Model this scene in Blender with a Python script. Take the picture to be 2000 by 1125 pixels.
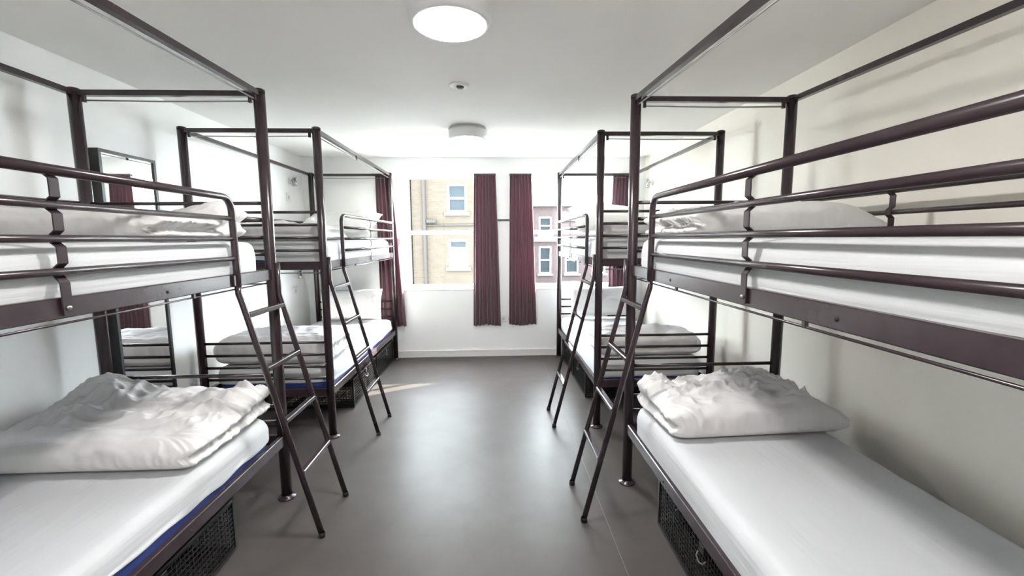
import bpy, math, random
from mathutils import Vector, Matrix, noise

# ------------------------------------------------------------------ reset
for o in list(bpy.data.objects):
    bpy.data.objects.remove(o, do_unlink=True)
scene = bpy.context.scene
COL = scene.collection
random.seed(7)

# ------------------------------------------------------------------ camera
CAM_H, PITCH, YAW, ROLL, FPX = 1.4089, 0.1139, 0.0392, -0.0071, 843.0
cp, sp, cy_, sy_ = math.cos(PITCH), math.sin(PITCH), math.cos(YAW), math.sin(YAW)
fwd = Vector((sy_ * cp, cy_ * cp, -sp))
right = Vector((cy_, -sy_, 0))
up = right.cross(fwd)
r2 = right * math.cos(ROLL) + up * math.sin(ROLL)
u2 = up * math.cos(ROLL) - right * math.sin(ROLL)
cam_data = bpy.data.cameras.new('camera')
cam_data.sensor_width = 36.0
cam_data.lens = FPX / 2000.0 * 36.0
cam_data.clip_start = 0.02
cam_data.clip_end = 300
cam = bpy.data.objects.new('camera', cam_data)
COL.objects.link(cam)
m3 = Matrix((r2, u2, -fwd)).transposed()
cam.matrix_world = Matrix.Translation((0, 0, CAM_H)) @ m3.to_4x4()
scene.camera = cam

# ------------------------------------------------------------------ world, sun, exposure
world = bpy.data.worlds.new('sky')
scene.world = world
world.use_nodes = True
bg = world.node_tree.nodes['Background']
bg.inputs['Color'].default_value = (0.87, 0.935, 1.0, 1)
bg.inputs['Strength'].default_value = 8.6
SUN_DIR = Vector((1.85, 1.0, 0.84)).normalized()      # towards the sun
sun_data = bpy.data.lights.new('sun', 'SUN')
sun_data.energy = 9.0
sun_data.angle = 0.009
sun_data.color = (1.0, 0.92, 0.80)
sun = bpy.data.objects.new('sun', sun_data)
COL.objects.link(sun)
sun.location = (12, 10, 12)
sun.rotation_euler = SUN_DIR.to_track_quat('Z', 'Y').to_euler()
vs = scene.view_settings
vs.view_transform = 'Standard'
vs.look = 'None'
vs.gamma = 1.0
vs.use_curve_mapping = False
vs.exposure = 2.85
LAMP_STRENGTH = 27.0

# ------------------------------------------------------------------ materials
def mat(name, color, rough=0.5, metal=0.0, spec=0.5, var=0.0, vscale=6.0, bump=0.0, bscale=60.0, coat=0.0):
    m = bpy.data.materials.new(name)
    m.use_nodes = True
    nt = m.node_tree
    b = nt.nodes['Principled BSDF']
    b.inputs['Base Color'].default_value = (*color, 1)
    b.inputs['Roughness'].default_value = rough
    b.inputs['Metallic'].default_value = metal
    b.inputs['Specular IOR Level'].default_value = spec
    if coat:
        b.inputs['Coat Weight'].default_value = coat
        b.inputs['Coat Roughness'].default_value = 0.12
    if var or bump:
        tc = nt.nodes.new('ShaderNodeTexCoord')
    if var:
        n = nt.nodes.new('ShaderNodeTexNoise')
        n.inputs['Scale'].default_value = vscale
        n.inputs['Detail'].default_value = 5
        nt.links.new(tc.outputs['Object'], n.inputs['Vector'])
        r = nt.nodes.new('ShaderNodeValToRGB')
        r.color_ramp.elements[0].position = 0.3
        r.color_ramp.elements[1].position = 0.7
        r.color_ramp.elements[0].color = (*[c * (1 - var) for c in color], 1)
        r.color_ramp.elements[1].color = (*[min(1, c * (1 + var)) for c in color], 1)
        nt.links.new(n.outputs['Fac'], r.inputs['Fac'])
        nt.links.new(r.outputs['Color'], b.inputs['Base Color'])
    if bump:
        n2 = nt.nodes.new('ShaderNodeTexNoise')
        n2.inputs['Scale'].default_value = bscale
        n2.inputs['Detail'].default_value = 4
        nt.links.new(tc.outputs['Object'], n2.inputs['Vector'])
        bp = nt.nodes.new('ShaderNodeBump')
        bp.inputs['Strength'].default_value = bump
        bp.inputs['Distance'].default_value = 0.01
        nt.links.new(n2.outputs['Fac'], bp.inputs['Height'])
        nt.links.new(bp.outputs['Normal'], b.inputs['Normal'])
    return m

def stretch_bump(m, scale, strength, dist):
    nt = m.node_tree
    b = nt.nodes['Principled BSDF']
    tc = nt.nodes.new('ShaderNodeTexCoord')
    mp = nt.nodes.new('ShaderNodeMapping')
    mp.inputs['Scale'].default_value = scale
    nt.links.new(tc.outputs['Object'], mp.inputs['Vector'])
    n = nt.nodes.new('ShaderNodeTexNoise')
    n.inputs['Scale'].default_value = 1.0
    n.inputs['Detail'].default_value = 3
    n.inputs['Distortion'].default_value = 0.6
    nt.links.new(mp.outputs['Vector'], n.inputs['Vector'])
    bp = nt.nodes.new('ShaderNodeBump')
    bp.inputs['Strength'].default_value = strength
    bp.inputs['Distance'].default_value = dist
    nt.links.new(n.outputs['Fac'], bp.inputs['Height'])
    nt.links.new(bp.outputs['Normal'], b.inputs['Normal'])

def emis(name, color, strength):
    m = bpy.data.materials.new(name)
    m.use_nodes = True
    b = m.node_tree.nodes['Principled BSDF']
    b.inputs['Base Color'].default_value = (0.9, 0.9, 0.9, 1)
    b.inputs['Emission Color'].default_value = (*color, 1)
    b.inputs['Emission Strength'].default_value = strength
    return m

M = {}
M['wall'] = mat('white_wall_paint', (0.90, 0.91, 0.905), 0.55, var=0.015, vscale=2, bump=0.03, bscale=90)
M['wall_warm'] = mat('white_wall_warm_bounce_tint', (0.93, 0.885, 0.80), 0.5, var=0.015, vscale=2, bump=0.03, bscale=90)  # warm bounced light is put into the right wall's colour
M['ceiling'] = mat('ceiling_paint', (0.93, 0.92, 0.895), 0.7, var=0.02, vscale=2)
M['trim'] = mat('white_gloss_trim', (0.82, 0.82, 0.80), 0.3)
M['upvc'] = mat('white_window_frame', (0.85, 0.85, 0.84), 0.25)
M['frame'] = mat('aubergine_gloss_paint', (0.034, 0.021, 0.026), 0.25, spec=0.6, var=0.12, vscale=14)
M['seam'] = mat('floor_weld_seam', (0.11, 0.105, 0.10), 0.5)
M['steel'] = mat('worn_steel', (0.35, 0.34, 0.34), 0.35, metal=0.9)
M['hole'] = mat('dark_hole', (0.01, 0.008, 0.008), 0.8)
M['sheet'] = mat('white_cotton_sheet', (0.56, 0.57, 0.585), 0.85, spec=0.2)
stretch_bump(M['sheet'], (11, 1.3, 34), 0.32, 0.012)
M['duvet'] = mat('white_cotton_duvet', (0.70, 0.69, 0.685), 0.8, spec=0.25, bump=0.05, bscale=30)
M['pillow'] = mat('white_pillow_cotton', (0.74, 0.73, 0.71), 0.85, spec=0.2, bump=0.05, bscale=30)
M['mattress'] = mat('blue_vinyl_mattress', (0.035, 0.055, 0.22), 0.45, var=0.1, vscale=20)
M['black'] = mat('black_wire', (0.012, 0.012, 0.013), 0.35, spec=0.5)
M['black_wood'] = mat('black_mirror_frame', (0.020, 0.020, 0.021), 0.4, var=0.15, vscale=30)
M['chrome'] = mat('brushed_chrome', (0.45, 0.45, 0.46), 0.25, metal=1.0)
M['plastic'] = mat('white_plastic', (0.82, 0.82, 0.82), 0.35)
M['grey_plastic'] = mat('grey_plastic', (0.55, 0.56, 0.58), 0.4)
M['darkgrey'] = mat('dark_grey_metal', (0.09, 0.09, 0.09), 0.5)
M['lamp'] = emis('lit_opal_diffuser', (1.0, 0.975, 0.94), LAMP_STRENGTH)
M['lamp_dim'] = emis('lit_opal_diffuser_dimmed', (1.0, 0.975, 0.94), LAMP_STRENGTH * 0.36)  # same diffuser turned down to keep the far end less bright
M['mirror'] = mat('silvered_glass', (0.92, 0.93, 0.93), 0.0, metal=1.0)
M['cane_white'] = mat('painted_stone', (0.060, 0.058, 0.055), 0.8, spec=0.03, var=0.05)
M['far_glass'] = mat('far_window_glass', (0.0105, 0.0130, 0.0150), 0.5, spec=0.03)
M['blind'] = mat('far_roller_blind', (0.06, 0.058, 0.055), 0.8)
M['slate'] = mat('slate_roof', (0.25, 0.27, 0.31), 0.7, var=0.15)
M['lead'] = mat('grey_drain_pipe', (0.0165, 0.0150, 0.0140), 0.8, spec=0.03)
M['street'] = mat('street_paving', (0.38, 0.375, 0.355), 0.8, var=0.1)

def curtain_mat():
    m = bpy.data.materials.new('mauve_curtain_cloth')
    m.use_nodes = True
    nt = m.node_tree
    b = nt.nodes['Principled BSDF']
    b.inputs['Base Color'].default_value = (0.120, 0.062, 0.078, 1)
    b.inputs['Roughness'].default_value = 0.85
    b.inputs['Specular IOR Level'].default_value = 0.2
    b.inputs['Sheen Weight'].default_value = 0.3
    tr = nt.nodes.new('ShaderNodeBsdfTranslucent')
    tr.inputs['Color'].default_value = (0.40, 0.17, 0.25, 1)
    mx = nt.nodes.new('ShaderNodeMixShader')
    mx.inputs[0].default_value = 0.14
    nt.links.new(b.outputs[0], mx.inputs[1])
    nt.links.new(tr.outputs[0], mx.inputs[2])
    nt.links.new(mx.outputs[0], nt.nodes['Material Output'].inputs['Surface'])
    tc = nt.nodes.new('ShaderNodeTexCoord')
    w = nt.nodes.new('ShaderNodeTexNoise')
    w.inputs['Scale'].default_value = 220
    nt.links.new(tc.outputs['Object'], w.inputs['Vector'])
    bp = nt.nodes.new('ShaderNodeBump')
    bp.inputs['Strength'].default_value = 0.08
    bp.inputs['Distance'].default_value = 0.005
    nt.links.new(w.outputs['Fac'], bp.inputs['Height'])
    nt.links.new(bp.outputs['Normal'], b.inputs['Normal'])
    return m
M['curtain'] = curtain_mat()

def glass_mat():
    m = bpy.data.materials.new('window_glass')
    m.use_nodes = True
    nt = m.node_tree
    nt.nodes.remove(nt.nodes['Principled BSDF'])
    t = nt.nodes.new('ShaderNodeBsdfTransparent')
    t.inputs['Color'].default_value = (0.95, 0.97, 0.96, 1)
    g = nt.nodes.new('ShaderNodeBsdfGlossy')
    g.inputs['Roughness'].default_value = 0.02
    lw = nt.nodes.new('ShaderNodeLayerWeight')
    lw.inputs['Blend'].default_value = 0.5
    pw = nt.nodes.new('ShaderNodeMath')
    pw.operation = 'POWER'
    pw.inputs[1].default_value = 4.0
    nt.links.new(lw.outputs['Facing'], pw.inputs[0])
    f = nt.nodes.new('ShaderNodeMath')
    f.operation = 'MULTIPLY_ADD'
    f.inputs[1].default_value = 0.5
    f.inputs[2].default_value = 0.03
    nt.links.new(pw.outputs[0], f.inputs[0])
    mx = nt.nodes.new('ShaderNodeMixShader')
    nt.links.new(f.outputs[0], mx.inputs[0])
    nt.links.new(t.outputs[0], mx.inputs[1])
    nt.links.new(g.outputs[0], mx.inputs[2])
    nt.links.new(mx.outputs[0], nt.nodes['Material Output'].inputs['Surface'])
    return m
M['glass'] = glass_mat()

def floor_mat():
    m = bpy.data.materials.new('brown_vinyl_floor')
    m.use_nodes = True
    nt = m.node_tree
    b = nt.nodes['Principled BSDF']
    tc = nt.nodes.new('ShaderNodeTexCoord')
    n = nt.nodes.new('ShaderNodeTexNoise')
    n.inputs['Scale'].default_value = 3.0
    n.inputs['Detail'].default_value = 8
    n.inputs['Roughness'].default_value = 0.65
    nt.links.new(tc.outputs['Object'], n.inputs['Vector'])
    r = nt.nodes.new('ShaderNodeValToRGB')
    r.color_ramp.elements[0].position = 0.3
    r.color_ramp.elements[0].color = (0.066, 0.056, 0.052, 1)
    r.color_ramp.elements[1].position = 0.7
    r.color_ramp.elements[1].color = (0.086, 0.075, 0.071, 1)
    nt.links.new(n.outputs['Fac'], r.inputs['Fac'])
    nt.links.new(r.outputs['Color'], b.inputs['Base Color'])
    n3 = nt.nodes.new('ShaderNodeTexNoise')
    n3.inputs['Scale'].default_value = 5.0
    n3.inputs['Detail'].default_value = 6
    nt.links.new(tc.outputs['Object'], n3.inputs['Vector'])
    mr = nt.nodes.new('ShaderNodeMapRange')
    mr.inputs['To Min'].default_value = 0.35
    mr.inputs['To Max'].default_value = 0.45
    nt.links.new(n3.outputs['Fac'], mr.inputs['Value'])
    nt.links.new(mr.outputs['Result'], b.inputs['Roughness'])
    b.inputs['Specular IOR Level'].default_value = 0.20
    n2 = nt.nodes.new('ShaderNodeTexNoise')
    n2.inputs['Scale'].default_value = 240
    nt.links.new(tc.outputs['Object'], n2.inputs['Vector'])
    bp = nt.nodes.new('ShaderNodeBump')
    bp.inputs['Strength'].default_value = 0.05
    bp.inputs['Distance'].default_value = 0.003
    nt.links.new(n2.outputs['Fac'], bp.inputs['Height'])
    nt.links.new(bp.outputs['Normal'], b.inputs['Normal'])
    return m
M['floor'] = floor_mat()

def brick_mat(name, c1, c2, mortar, scale=1.0):
    m = bpy.data.materials.new(name)
    m.use_nodes = True
    nt = m.node_tree
    b = nt.nodes['Principled BSDF']
    b.inputs['Roughness'].default_value = 0.9
    b.inputs['Specular IOR Level'].default_value = 0.1
    tc = nt.nodes.new('ShaderNodeTexCoord')
    mp = nt.nodes.new('ShaderNodeMapping')
    mp.inputs['Rotation'].default_value = (math.radians(-90), 0, 0)
    nt.links.new(tc.outputs['Object'], mp.inputs['Vector'])
    br = nt.nodes.new('ShaderNodeTexBrick')
    br.inputs['Color1'].default_value = (*c1, 1)
    br.inputs['Color2'].default_value = (*c2, 1)
    br.inputs['Mortar'].default_value = (*mortar, 1)
    br.inputs['Scale'].default_value = scale
    br.inputs['Mortar Size'].default_value = 0.006
    br.inputs['Brick Width'].default_value = 0.22
    br.inputs['Row Height'].default_value = 0.075
    nt.links.new(mp.outputs['Vector'], br.inputs['Vector'])
    n = nt.nodes.new('ShaderNodeTexNoise')
    n.inputs['Scale'].default_value = 1.3
    n.inputs['Detail'].default_value = 6
    nt.links.new(tc.outputs['Object'], n.inputs['Vector'])
    mx = nt.nodes.new('ShaderNodeMix')
    mx.data_type = 'RGBA'
    mx.blend_type = 'MULTIPLY'
    mx.inputs[0].default_value = 0.5
    nt.links.new(br.outputs['Color'], mx.inputs[6])
    nt.links.new(n.outputs['Color'], mx.inputs[7])
    nt.links.new(br.outputs['Color'], b.inputs['Base Color'])
    return m
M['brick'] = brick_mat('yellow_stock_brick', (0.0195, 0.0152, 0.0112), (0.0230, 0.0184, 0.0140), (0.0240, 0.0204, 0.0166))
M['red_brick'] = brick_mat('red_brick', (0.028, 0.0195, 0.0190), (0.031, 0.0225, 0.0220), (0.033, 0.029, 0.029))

# ------------------------------------------------------------------ mesh helpers
class MB:
    """collects geometry of ONE part"""
    def __init__(self):
        self.v, self.f, self.smooth = [], [], []

    def add(self, verts, faces, smooth=False):
        n = len(self.v)
        self.v += [tuple(p) for p in verts]
        self.f += [tuple(i + n for i in f) for f in faces]
        self.smooth += [smooth] * len(faces)
        return self

    def box(self, x0, x1, y0, y1, z0, z1):
        v = [(x, y, z) for z in (z0, z1) for y in (y0, y1) for x in (x0, x1)]
        f = [(0, 2, 3, 1), (4, 5, 7, 6), (0, 1, 5, 4), (2, 6, 7, 3), (0, 4, 6, 2), (1, 3, 7, 5)]
        return self.add(v, f)

    def cbox(self, x0, x1, y0, y1, z0, z1, c=0.004):
        """box with chamfered edges"""
        v, f = [], []
        X, Y, Z = (x0, x1), (y0, y1), (z0, z1)
        S = (1, -1)
        idx = {}
        for i in range(2):
            for j in range(2):
                for k in range(2):
                    for ax in range(3):
                        p = [X[i] + S[i] * c, Y[j] + S[j] * c, Z[k] + S[k] * c]
                        p[ax] = (X[i], Y[j], Z[k])[ax]
                        idx[(i, j, k, ax)] = len(v)
                        v.append(tuple(p))
        g = lambda i, j, k, a: idx[(i, j, k, a)]
        for s in range(2):
            q = [g(s, 0, 0, 0), g(s, 1, 0, 0), g(s, 1, 1, 0), g(s, 0, 1, 0)]; f.append(q if s else q[::-1])
            q = [g(0, s, 0, 1), g(0, s, 1, 1), g(1, s, 1, 1), g(1, s, 0, 1)]; f.append(q if s else q[::-1])
            q = [g(0, 0, s, 2), g(1, 0, s, 2), g(1, 1, s, 2), g(0, 1, s, 2)]; f.append(q if s else q[::-1])
        for j in range(2):
            for k in range(2):
                f.append([g(0, j, k, 1), g(1, j, k, 1), g(1, j, k, 2), g(0, j, k, 2)])
        for i in range(2):
            for k in range(2):
                f.append([g(i, 0, k, 0), g(i, 1, k, 0), g(i, 1, k, 2), g(i, 0, k, 2)])
        for i in range(2):
            for j in range(2):
                f.append([g(i, j, 0, 0), g(i, j, 1, 0), g(i, j, 1, 1), g(i, j, 0, 1)])
        for i in range(2):
            for j in range(2):
                for k in range(2):
                    f.append([g(i, j, k, 0), g(i, j, k, 1), g(i, j, k, 2)])
        return self.add(v, f)

    def tube(self, pts, r, n=10, caps=True, smooth=True):
        pts = [Vector(p) for p in pts]
        rs = r if isinstance(r, (list, tuple)) else [r] * len(pts)
        tang = []
        for i in range(len(pts)):
            a = pts[max(i - 1, 0)]
            b = pts[min(i + 1, len(pts) - 1)]
            tang.append((b - a).normalized())
        t0 = tang[0]
        nrm = t0.cross(Vector((0, 0, 1)))
        if nrm.length < 1e-3:
            nrm = t0.cross(Vector((0, 1, 0)))
        nrm.normalize()
        V = []
        for i, p in enumerate(pts):
            if i:
                q = tang[i - 1].rotation_difference(tang[i])
                nrm = (q @ nrm).normalized()
            bn = tang[i].cross(nrm)
            for k in range(n):
                a = 2 * math.pi * k / n
                V.append(p + (nrm * math.cos(a) + bn * math.sin(a)) * rs[i])
        F = []
        for i in range(len(pts) - 1):
            for k in range(n):
                k2 = (k + 1) % n
                F.append((i * n + k, i * n + k2, (i + 1) * n + k2, (i + 1) * n + k))
        self.add(V, F, smooth)
        if caps:
            b = len(self.v) - len(V)
            self.f.append(tuple(b + k for k in range(n))[::-1]); self.smooth.append(False)
            b2 = b + (len(pts) - 1) * n
            self.f.append(tuple(b2 + k for k in range(n))); self.smooth.append(False)
        return self

    def bar(self, a, b, w, h, updir=(0, 0, 1)):
        """rectangular bar from a to b, w sideways, h along updir"""
        a, b = Vector(a), Vector(b)
        t = (b - a).normalized()
        u = Vector(updir)
        s = t.cross(u).normalized()
        u = s.cross(t).normalized()
        V = []
        for p in (a, b):
            for (i, j) in ((-1, -1), (1, -1), (1, 1), (-1, 1)):
                V.append(p + s * (i * w / 2) + u * (j * h / 2))
        F = [(0, 1, 2, 3)[::-1], (4, 5, 6, 7), (0, 1, 5, 4), (1, 2, 6, 5), (2, 3, 7, 6), (3, 0, 4, 7)]
        return self.add(V, F)

    def strip(self, pts, w, t, side):
        """flat strap: path pts, width w along side, thickness t"""
        pts = [Vector(p) for p in pts]
        s = Vector(side).normalized()
        V = []
        for i, p in enumerate(pts):
            a, b = pts[max(i - 1, 0)], pts[min(i + 1, len(pts) - 1)]
            n = (b - a).normalized().cross(s).normalized()
            for (j, k) in ((-1, -1), (1, -1), (1, 1), (-1, 1)):
                V.append(p + s * (j * w / 2) + n * (k * t / 2))
        F = []
        for i in range(len(pts) - 1):
            for k in range(4):
                k2 = (k + 1) % 4
                F.append((i * 4 + k, i * 4 + k2, i * 4 + 4 + k2, i * 4 + 4 + k))
        F.append((3, 2, 1, 0))
        e = (len(pts) - 1) * 4
        F.append((e, e + 1, e + 2, e + 3))
        return self.add(V, F)

    def lathe(self, prof, c=(0, 0, 0), n=40, axis='z', smooth=True):
        V, F = [], []
        for (r, h) in prof:
            for k in range(n):
                a = 2 * math.pi * k / n
                p = (r * math.cos(a), r * math.sin(a), h)
                if axis == 'x':
                    p = (p[2], p[0], p[1])
                elif axis == 'y':
                    p = (p[0], p[2], p[1])
                V.append((p[0] + c[0], p[1] + c[1], p[2] + c[2]))
        for i in range(len(prof) - 1):
            for k in range(n):
                k2 = (k + 1) % n
                F.append((i * n + k, i * n + k2, (i + 1) * n + k2, (i + 1) * n + k))
        self.add(V, F, smooth)
        return self

    def build(self, name, material, parent=None, origin=None):
        org = Vector(origin) if origin is not None else (parent_origin(parent) if parent else Vector((0, 0, 0)))
        me = bpy.data.meshes.new(name)
        me.from_pydata([tuple(Vector(p) - org) for p in self.v], [], self.f)
        me.polygons.foreach_set('use_smooth', self.smooth)
        me.update()
        import bmesh
        bm = bmesh.new(); bm.from_mesh(me)
        bmesh.ops.recalc_face_normals(bm, faces=bm.faces)
        bm.to_mesh(me); bm.free()
        me.materials.append(M[material])
        o = bpy.data.objects.new(name, me)
        COL.objects.link(o)
        if parent:
            o.parent = parent
            if 'org' in PORG.get(parent.name, {}):
                pass
        else:
            o.location = org
        PORG[o.name] = org
        return o

PORG = {}
def parent_origin(p):
    return PORG.get(p.name, Vector((0, 0, 0)))

def tag(o, label, cat, group=None):
    o['label'] = label
    o['category'] = cat
    if group:
        o['group'] = group
    return o

def thing(name, loc, label, cat, group=None):
    o = bpy.data.objects.new(name, None)
    o.empty_display_size = 0.1
    COL.objects.link(o)
    o.location = loc
    PORG[o.name] = Vector(loc)
    return tag(o, label, cat, group)

def struct(o, label=None, cat=None):
    o['kind'] = 'structure'
    if label:
        o['label'] = label
    if cat:
        o['category'] = cat
    return o

def copy_tree(o, parent=None, offset=None):
    c = o.copy()
    COL.objects.link(c)
    if parent:
        c.parent = parent
    if offset is not None:
        c.location = o.location + Vector(offset)
    for ch in list(o.children):
        copy_tree(ch, c)
    return c

# ------------------------------------------------------------------ room shell
XL, XR, YB, YF, ZC = -2.18, 1.77, 5.11, -0.55, 2.34
WIN = [(-1.27, -0.06), (0.23, 1.50)]
WZ0, WZ1 = 0.80, 2.155
WT = 0.16

struct(MB().box(XL - .15, XR + .15, YF - .15, YB + WT, -.12, 0).build('floor', 'floor'), 'brown grey vinyl sheet floor of the dormitory', 'floor')
seam = MB().box(0.5435, 0.5465, YF + .02, YB - .02, 0.0, 0.0012).build('floor_seam', 'seam', bpy.data.objects['floor'])
struct(MB().box(XL - .15, XR + .15, YF - .15, YB + WT, ZC, ZC + .15).build('ceiling', 'ceiling'), 'plain white painted ceiling', 'ceiling')
struct(MB().box(XL - .15, XL, YF - .15, YB + WT, 0, ZC).build('wall_left', 'wall'), 'white painted wall behind the bunks with the mirror', 'wall')
struct(MB().box(XR, XR + .15, YF - .15, YB + WT, 0, ZC).build('wall_right', 'wall_warm'), 'white wall with warm bounced light in its colour, behind the right hand bunks', 'wall')
struct(MB().box(XL - .15, XR + .15, YF - .15, YF, 0, ZC).build('wall_front', 'wall'), 'white painted wall behind the viewer', 'wall')
wb = MB()
wb.box(XL, XR, YB, YB + WT, 0, WZ0)
wb.box(XL, XR, YB, YB + WT, WZ1, ZC)
xs = [XL, WIN[0][0], WIN[0][1], WIN[1][0], WIN[1][1], XR]
for i in (0, 2, 4):
    wb.box(xs[i], xs[i + 1], YB, YB + WT, WZ0, WZ1)
struct(wb.build('wall_back', 'wall'), 'white window wall at the far end of the room', 'wall')

def baseboard(name, pts, side):
    o = MB()
    (x0, y0), (x1, y1) = pts
    o.box(min(x0, x1), max(x0, x1), min(y0, y1), max(y0, y1), 0, 0.066)
    b = struct(o.build(name, 'trim'), 'white painted skirting board along the %s wall' % side, 'skirting')
    return b
bb = baseboard('baseboard_back', ((XL, YB - .016), (XR, YB)), 'window')
MB().box(XL, XR, YB - .02, YB, 0.0662, 0.08).build('top_bead', 'trim', bb)
bb = baseboard('baseboard_left', ((XL, YF), (XL + .016, YB - .02)), 'left')
MB().box(XL, XL + .02, YF, YB - .02, 0.0662, 0.08).build('top_bead', 'trim', bb)
bb = baseboard('baseboard_right', ((XR - .016, YF), (XR, YB - .02)), 'right')
MB().box(XR - .02, XR, YF, YB - .02, 0.0662, 0.08).build('top_bead', 'trim', bb)

# windows
for i, (x0, x1) in enumerate(WIN):
    w = thing('window_%d' % (i + 1), ((x0 + x1) / 2, YB + .1, WZ0),
              ('white framed window facing the yellow brick house' if i == 0 else 'white framed window behind the right far bunk'), 'window')
    w['kind'] = 'structure'
    ya, yb2 = YB + .07, YB + .125
    fr = .045
    f = MB()
    f.box(x0, x1, ya, yb2, WZ1 - fr, WZ1)
    f.box(x0, x1, ya, yb2, WZ0 + .02, WZ0 + .02 + fr)
    f.box(x0, x0 + fr, ya, yb2, WZ0 + .02 + fr, WZ1 - fr)
    f.box(x1 - fr, x1, ya, yb2, WZ0 + .02 + fr, WZ1 - fr)
    f.build('window_frame', 'upvc', w)
    MB().cbox(x0 + fr, x1 - fr, ya - .008, yb2, 1.462, 1.508).build('transom', 'upvc', w)
    MB().box(x0 + fr, x1 - fr, ya + .02, ya + .026, WZ0 + .02 + fr, 1.462).build('pane', 'glass', w)
    MB().box(x0 + fr, x1 - fr, ya + .02, ya + .026, 1.508, WZ1 - fr).build('pane', 'glass', w)
    MB().cbox(x0 - .02, x1 + .02, YB - .004, ya, WZ0, WZ0 + .02).build('window_sill', 'trim', w)
    MB().cbox((x0 + x1) / 2 - .05, (x0 + x1) / 2 + .05, ya - .03, ya - .008, 1.478, 1.494).build('window_catch', 'upvc', w)

# ------------------------------------------------------------------ bunk beds
PR = 0.027
HB = 2.148
ZU0, ZU1 = 1.206, 1.262     # upper bed rail
ZL0, ZL1 = 0.305, 0.362     # lower bed rail
BARS_U = (1.597, 1.511, 1.424, 1.338)
BARS_L = (0.695, 0.608, 0.521, 0.435)
GUARD = (1.594, 1.504, 1.417, 1.331)

def arc(c, r, a0, a1, n, plane):
    out = []
    for i in range(n + 1):
        a = a0 + (a1 - a0) * i / n
        out.append(plane(c, r * math.cos(a), r * math.sin(a)))
    return out

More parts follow.
